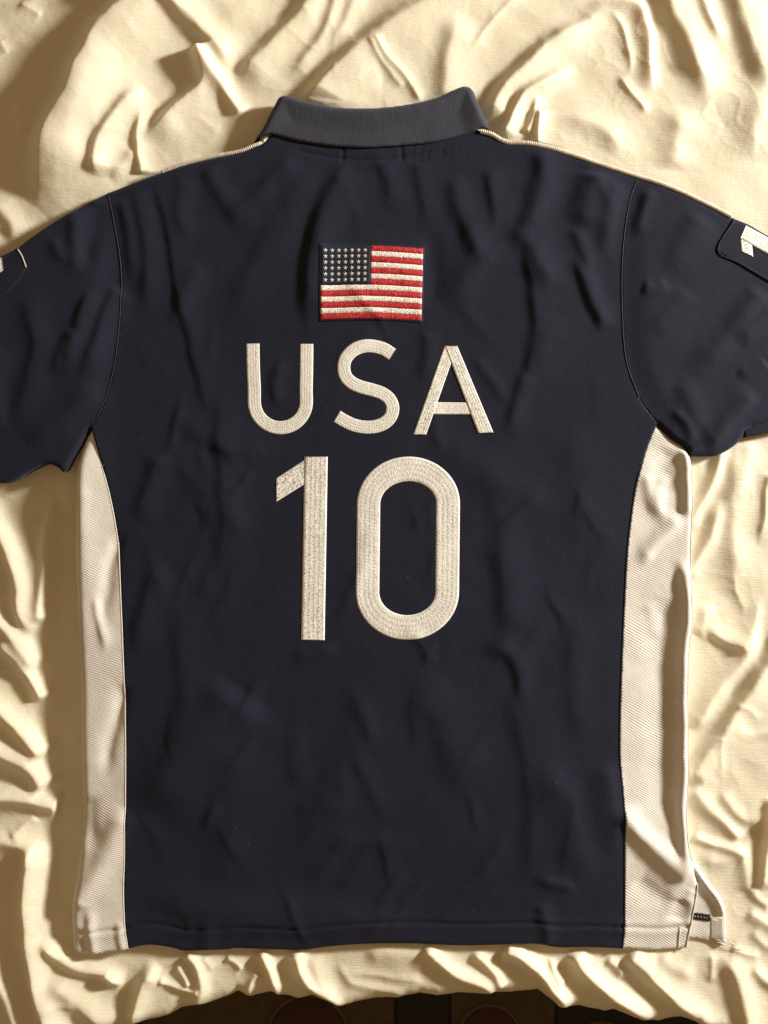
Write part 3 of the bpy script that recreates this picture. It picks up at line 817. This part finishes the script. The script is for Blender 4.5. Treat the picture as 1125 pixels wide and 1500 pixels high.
tube('shoulder_piping', [(x - .6, y + 1.4) for x, y in PIPE_R], z_pr, .0021, M_PIPE, shirt, 1.5, .16, 3.0, 10, .75)

# second layer of the right cuff
cuff = np.array(spline([(1094,628),(1125,617),(1160,606)], 3).tolist() + spline([(1165,625),(1125,634),(1094,640)], 3).tolist())
panel('cuff_lining', cuff, 3, lambda X, Y: 7.5 + 0 * X, M_NAVY_SL, shirt, skirt=6, undercut=0)

# ---- collar
COL_TOP = [(371,206),(385,184),(402,152),(410,141),(424,140),(450,148),(490,156),(530,158),(570,156),(610,150),(640,142),(664,131),(680,126),(692,131),(700,148),(711,172),(720,191)]
COL_BOT = [(720,191),(704,190),(690,195),(640,208),(590,214),(540,217),(490,215),(440,208),(408,200),(392,198),(371,206)]
col_out = chain(COL_TOP, COL_BOT, step=2.2)
def z_collar(X, Y):
    d, s, a = poly_dist(X, Y, spline(COL_TOP, 5)); d2, s2, a2 = poly_dist(X, Y, spline(COL_BOT, 5))
    z = 15.5 + 3.0 * smooth(40, 4, d)
    q = np.clip(d / 11, 0, 1); z -= 8.0 * (1 - np.sqrt(np.clip(1 - (1 - q) ** 2, 0, 1)))
    q2 = np.clip(d2 / 4, 0, 1); z -= 1.4 * (1 - np.sqrt(np.clip(1 - (1 - q2) ** 2, 0, 1)))
    z += .5 * vnoise(X, Y, 60, 51) + .25 * vnoise(X, Y, 22, 52) - 2.2 * smooth(430, 372, X) * 1 - 1.2 * smooth(690, 720, X)
    return z
panel('collar', col_out, 2.2, z_collar, M_NAVY_PLAIN, shirt, skirt=6, undercut=2.5)
# neck stand under the collar's fold
stand = np.array(spline([(396,190),(425,160),(490,172),(545,174),(610,166),(680,146),(700,182)], 4).tolist() + spline([(690,205),(590,222),(490,222),(400,205)], 4).tolist())
panel('neck_stand', stand, 5, lambda X, Y: 8.5 + 0 * X, M_NAVY_TH, shirt, skirt=6, undercut=0)

# ---- embroidered strokes: ribbons between two rails, domed and stitched
def ribbon(Lr, Rr, closed=False, lift=.25, na=11, zf=z_back, dome=.25, border=True):
    """returns verts, faces, uvs"""
    n = len(Lr)
    mid = (Lr + Rr) / 2; seg = np.hypot(*np.diff(mid, axis=0).T); s = np.concatenate([[0], np.cumsum(seg)])
    wid = np.mean(np.hypot(*(Lr - Rr).T))
    us = np.linspace(0, 1, na); us = np.concatenate([[0.0], [.012], us[1:-1], [.988], [1.0]])
    V = []; UV = []
    for u in us:
        P = Lr * (1 - u) + Rr * u
        # slightly ragged stitch ends along the rim
        if u in (0.0, 1.0): P = P + (Lr - Rr) / wid * (.28 * vnoise(s * 1.0, s * 0 + u * 50, 1.7, 61))[:, None]
        prof = (1 - abs(2 * u - 1) ** 5)
        z = zf(P[:, 0], P[:, 1]) + (-.25 if u in (0.0, 1.0) else lift + dome * prof * .5 + .10 * vnoise(P[:, 0], P[:, 1], 3.2, 62))
        V.append(to_world(P[:, 0], P[:, 1], z)); UV.append(np.stack([np.full(n, u), s / wid], -1))
    V = np.stack(V, 1); UV = np.stack(UV, 1); nc = V.shape[1]
    faces = grid_faces(n, nc)
    if closed: faces += [((n-1)*nc+j, (n-1)*nc+j+1, j+1, j) for j in range(nc-1)]
    else:
        for row in (0, n - 1):                               # close the cut ends down to the cloth
            base = len(V.reshape(-1, 3))
        pass
    return V.reshape(-1, 3), faces, UV.reshape(-1, 2)

def strokes(name, parts, label, parent=shirt, mat=None, zf=z_back, lift=.25):
    Vs, Fs, Us = [], [], []; off = 0
    for i, (Lr, Rr, closed) in enumerate(parts):
        v_, f_, u_ = ribbon(np.asarray(Lr, float), np.asarray(Rr, float), closed, lift + .18 * i, zf=zf)
        o0 = off
        Vs.append(v_); Us.append(u_); Fs += [tuple(a + off for a in f) for f in f_]; off += len(v_)
        if not closed:                                       # end walls
            nc = 13
            n = len(Lr)
            for row in (0, n - 1):
                ids = [o0 + row * nc + j for j in range(nc)]
                low = v_[row * nc: row * nc + nc].copy(); low[:, 2] -= .0009
                Vs.append(low); Us.append(u_[row * nc: row * nc + nc])
                Fs += [(ids[j], ids[j + 1], off + j + 1, off + j) for j in range(nc - 1)]; off += nc
    o = link_mesh(name, np.vstack(Vs), Fs, mat or M_EMB, parent, np.vstack(Us))
    o['label'] = label
    return o

def rails(path, w, step=1.5):
    Lp = spline(path, step); T = np.gradient(Lp, axis=0); T /= np.hypot(T[:, 0], T[:, 1])[:, None]
    Nn = np.stack([-T[:, 1], T[:, 0]], -1)
    return Lp - Nn * w / 2, Lp + Nn * w / 2, False
def straight(a0, a1, b0, b1, step=1.5):
    n = int(np.hypot(a1[0] - a0[0], a1[1] - a0[1]) / step) + 2; t = np.linspace(0, 1, n)[:, None]
    f = lambda p, q: np.array(p, float) * (1 - t) + np.array(q, float) * t
    return f(a0, a1), f(b0, b1), False
def c5(x, y): return (330 + x / 2.679, 480 + y / 2.679)
def c6(x, y): return (380 + x / 3.516, 650 + y / 3.516)

u_path = [(370.3, 503), (371, 540), (372.3, 570)] + [(410.5 - 38.2 * math.cos(a), 588 + 38.5 * math.sin(a)) for a in np.linspace(0, math.pi, 13)] + [(448.4, 570), (449, 540), (449.3, 504)]
strokes('letter', [rails(u_path, 19.4)], 'white embroidered letter U')
s_path = [c5(*p) for p in [(657,106),(622,84),(580,73),(540,74),(502,90),(474,120),(465,155),(472,190),(495,215),(530,232),(575,244),(615,258),(645,282),(657,318),(645,355),(612,381),(562,391),(510,384),(470,367),(438,348)]]
strokes('letter', [rails(s_path, 19.2)], 'white embroidered letter S')
strokes('letter', [straight(c5(822,292), c5(955,294), c5(812,340), c5(965,340)),
                   straight(c5(860,72), c5(737,420), c5(910,72), c5(788,420)),
                   straight(c5(861,73), c5(992,414), c5(910,72), c5(1052,411))], 'white embroidered letter A')
strokes('numeral', [straight(c6(233,82), c6(86,178), c6(233,208), c6(86,300)),
                    straight(c6(231,66), c6(214,1010), c6(352,66), c6(336,1012))], 'large white embroidered numeral 1')
def stadium(cx, yt, yb, rx, ry, n=64):
    a = np.linspace(math.pi, 2 * math.pi, n); top_ = np.stack([cx + rx * np.cos(a), yt + ry * np.sin(a)], -1)
    b = np.linspace(0, math.pi, n); bot = np.stack([cx + rx * np.cos(b), yb + ry * np.sin(b)], -1)
    m_ = 90; t = np.linspace(0, 1, m_)[1:-1, None]
    pts = np.vstack([top_, top_[-1] * (1 - t) + bot[0] * t, bot, bot[-1] * (1 - t) + top_[0] * t])
    pts[:, 0] -= (pts[:, 1] - 538) * .0105
    return np.array([c6(*p) for p in pts])
strokes('numeral', [(stadium(764.5, 312, 764, 266, 246), stadium(763.5, 312, 764, 143.5, 118), True)], 'large white embroidered numeral 0')

# ---- flag patch
flag = bpy.data.objects.new('flag_patch', None); C.objects.link(flag); flag.parent = shirt
flag['label'] = 'small embroidered flag with red and white stripes and starred navy canton'
F_TL, F_TR, F_BR, F_BL = map(np.array, ((470.2, 361.2), (619.6, 364.2), (617.0, 470.2), (469.6, 468.6)))
def fmap(s, t):
    s = np.asarray(s, float)[..., None]; t = np.asarray(t, float)[..., None]
    p = (F_TL * (1 - s) + F_TR * s) * (1 - t) + (F_BL * (1 - s) + F_BR * s) * t
    p[..., 1] -= (2.3 * np.sin(np.pi * np.clip(s[..., 0], 0, 1)) ** 1.2)
    return p
def flag_piece(name, s0, s1, t0, t1, mat, lift, ns, nt, rag=0.0):
    s = np.linspace(s0, s1, ns); t = np.linspace(t0, t1, nt)
    S, T = np.meshgrid(s, t)
    Tr = T.copy()
    if rag:
        wob = rag * vnoise(S * 900, T * 0 + t0 * 99, 3.1, 71)
        Tr[0] += wob[0]; Tr[-1] += rag * vnoise(s * 900, s * 0 + t1 * 99, 3.1, 71)
    P = fmap(S, Tr)
    z = z_back(P[..., 0], P[..., 1]) + lift
    e = np.ones(S.shape); e[0] = e[-1] = 0; e[:, 0] = e[:, -1] = 0
    z = z + .35 * e
    V = to_world(P[..., 0], P[..., 1], z)
    # drop a wall round the rim
    nr, nc = S.shape; idx = np.arange(nr * nc).reshape(nr, nc)
    ring = list(idx[0]) + list(idx[1:, -1]) + list(idx[-1, :-1][::-1]) + list(idx[1:-1, 0][::-1])
    V = V.reshape(-1, 3); low = V[ring].copy(); low[:, 2] -= .0011
    faces = grid_faces(nr, nc); b = len(V); m_ = len(ring)
    faces += [(ring[i], b + i, b + (i + 1) % m_, ring[(i + 1) % m_]) for i in range(m_)]
    uv = np.stack([(T - t0) / (t1 - t0), S * 9], -1).reshape(-1, 2); uv = np.vstack([uv, uv[ring]])
    o = link_mesh(name, np.vstack([V, low]), faces, mat, flag, uv)
    return o
flag_piece('backing', -.022, 1.016, -.03, 1.028, M_CANTON, .12, 60, 40)
for i in range(13):
    flag_piece('stripe', .49 if i < 7 else .0, 1.0, i / 13 + .002, (i + 1) / 13 - .002, M_RED_F if i % 2 == 0 else M_EMB_F, .55, 60, 7, .006)
flag_piece('canton', .0, .486, .0, 7 / 13 - .004, M_CANTON, .5, 30, 22)
star_xy = [(x, y) for y in range(6) for x in range(7)]
for (ix, iy) in star_xy:
    s = .047 + ix * .0645; t = .065 + iy * .0805
    c0 = fmap(s, t); rot = random.Random(ix * 7 + iy).uniform(-.15, .15)
    ring = []
    for q in range(10):
        a = -math.pi / 2 + q * math.pi / 5 + rot; r = (3.5 if q % 2 == 0 else 1.55)
        ring.append((c0[0] + r * math.cos(a), c0[1] + r * math.sin(a)))
    ring = np.array(ring + [tuple(c0)]); zz = z_back(ring[:, 0], ring[:, 1])
    z = zz + .98; z[-1] += .4
    V = np.vstack([to_world(ring[:, 0], ring[:, 1], z), to_world(ring[:-1, 0], ring[:-1, 1], zz[:-1] + .6)])
    fs = [(i, 10, (i + 1) % 10) for i in range(10)] + [(i, (i + 1) % 10, 11 + (i + 1) % 10, 11 + i) for i in range(10)]
    link_mesh('star', V, fs, M_STAR, flag, smooth_shade=False)

# ---- sleeve patches
def patch(name, outline, zf, lift, label, step=3.0):
    o = panel(name, outline, step, lambda X, Y: zf(X, Y) + lift + edge_fall(X, Y, [(np.vstack([outline, outline[:1]]).tolist(), 3, .5)]) if False else zf(X, Y) + lift, M_NAVY_SL, shirt, skirt=1.2, undercut=-.8)
    o['label'] = label; return o
pr = np.vstack([spline([(1075,318.5),(1049,367)], 3)[:-1], spline([(1049,367),(1125,411),(1178,441)], 3)[:-1], spline([(1178,441),(1188,376)], 3)[:-1], spline([(1188,375),(1125,343),(1100,329),(1075,318.5)], 3)[:-1]])
p_r = patch('sleeve_patch', pr, z_slv_r, .75, 'navy patch with a white numeral on the right sleeve')
zr = lambda X, Y: z_slv_r(X, Y) + .75
strokes('numeral', [straight((1085,349), (1087,367.5), (1102,351), (1104.5,375.5)), straight((1094,329.5), (1162,365), (1085.5,348.5), (1153,386))], 'white numeral 1 on the right sleeve patch', p_r, M_EMB, zr)
tube('patch_stitching', [(1077,321),(1052,366),(1085,385),(1125,408),(1160,428)], zr, .0005, M_NAVY_TH, p_r, .2, .3, 3.2)
pl = np.vstack([spline([(20,371),(29,365),(36,376),(43,394)], 3)[:-1], spline([(43,394),(20,424),(-30,460)], 3)[:-1], spline([(-30,460),(-52,402)], 3)[:-1], spline([(-52,400),(-20,386),(20,371)], 3)[:-1]])
p_l = patch('sleeve_patch', pl, z_slv_l, 1.0, 'navy patch with a white numeral on the left sleeve')
zl_ = lambda X, Y: z_slv_l(X, Y) + 1.0
strokes('numeral', [straight((6,379), (-34,394), (9,398), (-26,422))], 'white numeral stroke on the left sleeve patch', p_l, M_EMB, zl_)
tube('patch_stitching', [(29,367),(36,378),(42,394)], zl_, .0005, M_PIPE, p_l, .1, .3, 3.2)

# ---- front panel peeking out of the side vent
FLAP = [(1020,1262),(1033,1282),(1046,1301),(1059,1318),(1066,1336),(1068,1360),(1068,1387),(1062,1391),(1040,1384),(1014,1380)]
flap_out = np.vstack([spline(FLAP, 1.4), spline([(1000,1380),(960,1378),(900,1376),(860,1374),(850,1340),(850,1000),(855,720),(900,690),(960,700),(985,800),(985,1100),(990,1240)], 6)])
def z_flap(X, Y):
    rimL = spline([(1015,1266),(1028,1286),(1041,1304),(1054,1321),(1061,1338),(1062,1360),(1062,1388)], 4)
    d, s, a = poly_dist(X, Y, rimL)
    z = 3.4 + 4.2 * np.exp(-(d / 5.0) ** 2) * (1 - .85 * smooth(1338, 1352, Y))
    z += .3 * vnoise(X, Y, 18, 81)
    z -= 1.0 * np.exp(-((Y - 1384) / 5) ** 2)
    z = np.where(X < 1003, 3.2, z)
    return z
fpan = panel('front_panel', flap_out, 2.6, z_flap, M_WHITE_L, shirt, skirt=3.0, undercut=.5)
fpan['label'] = 'cream inside of the front panel showing at the side vent'
def strip(name, outline, zf, lift, mat, parent, step=2.0):
    return panel(name, np.asarray(outline, float), step, lambda X, Y: zf(X, Y) + lift, mat, parent, skirt=.8, undercut=0)
cl = strip('care_label', [(1016,1342.5),(1030,1343.5),(1045,1345.5),(1044.5,1355),(1030,1353),(1014.5,1351.5)], z_flap, .9, M_LABEL, fpan)
for i, x in enumerate((1021, 1025.5, 1030, 1034.5, 1039)):
    y = 1346.5 + i * .55
    strip('label_stitch', [(x, y), (x + 2.2, y + .3), (x + 2.0, y + 2.8), (x - .2, y + 2.5)] if i != 4 else [(x, y), (x + 1.2, y), (x + 1.2, y + 4), (x, y + 4)], z_flap, 1.05, M_LABTXT, fpan, 1.5)
# herringbone tape: small slanted ribs in two columns
strip('vent_tape', [(1046,1350),(1063,1349),(1064,1387),(1045,1383)], z_flap, .25, M_WHITE_L, fpan)
rv, rf = [], []
for side_, x0, x1 in ((1, 1047.0, 1054.6), (-1, 1055.2, 1062.8)):
    for j in range(13):
        y = 1351 + j * 2.6
        ya, yb = (y, y + 4.2) if side_ > 0 else (y + 4.2, y)
        q = np.array([(x0, ya), (x1, yb), (x1, yb + 1.5), (x0, ya + 1.5)])
        if q[:, 1].max() > 1385: continue
        z = z_flap(q[:, 0], q[:, 1]); b = len(rv)
        for p_, zz in zip(q, z): rv.append(to_world(p_[0], p_[1], zz + .75))
        for p_, zz in zip(q, z): rv.append(to_world(p_[0], p_[1], zz + .1))
        rf += [(b, b+1, b+2, b+3), (b, b+4, b+5, b+1), (b+3, b+2, b+6, b+7), (b, b+3, b+7, b+4), (b+1, b+5, b+6, b+2)]
hb = link_mesh('tape_ribs', rv, rf, M_TAPE, fpan, smooth_shade=False); hb['kind'] = 'stuff'
# stitching along the back panel's vent
tube('vent_stitching', [(999,1362),(998,1380),(997,1394)], z_side_r, .0006, M_TAPE, shirt, .2, .2, 3)
tube('vent_edge', [(1025,1298),(1022.5,1318),(1017.5,1345),(1012.5,1372),(1008.5,1394)], z_side_r, .0008, M_TAPE, shirt, .2, .12, 3)
tube('loose_thread', [(1068,1376),(1075,1385),(1086,1392),(1098,1396)], lambda X, Y: 5.0 - (X - 1068) * .03, .00035, M_PIPE, shirt, 0, 0)
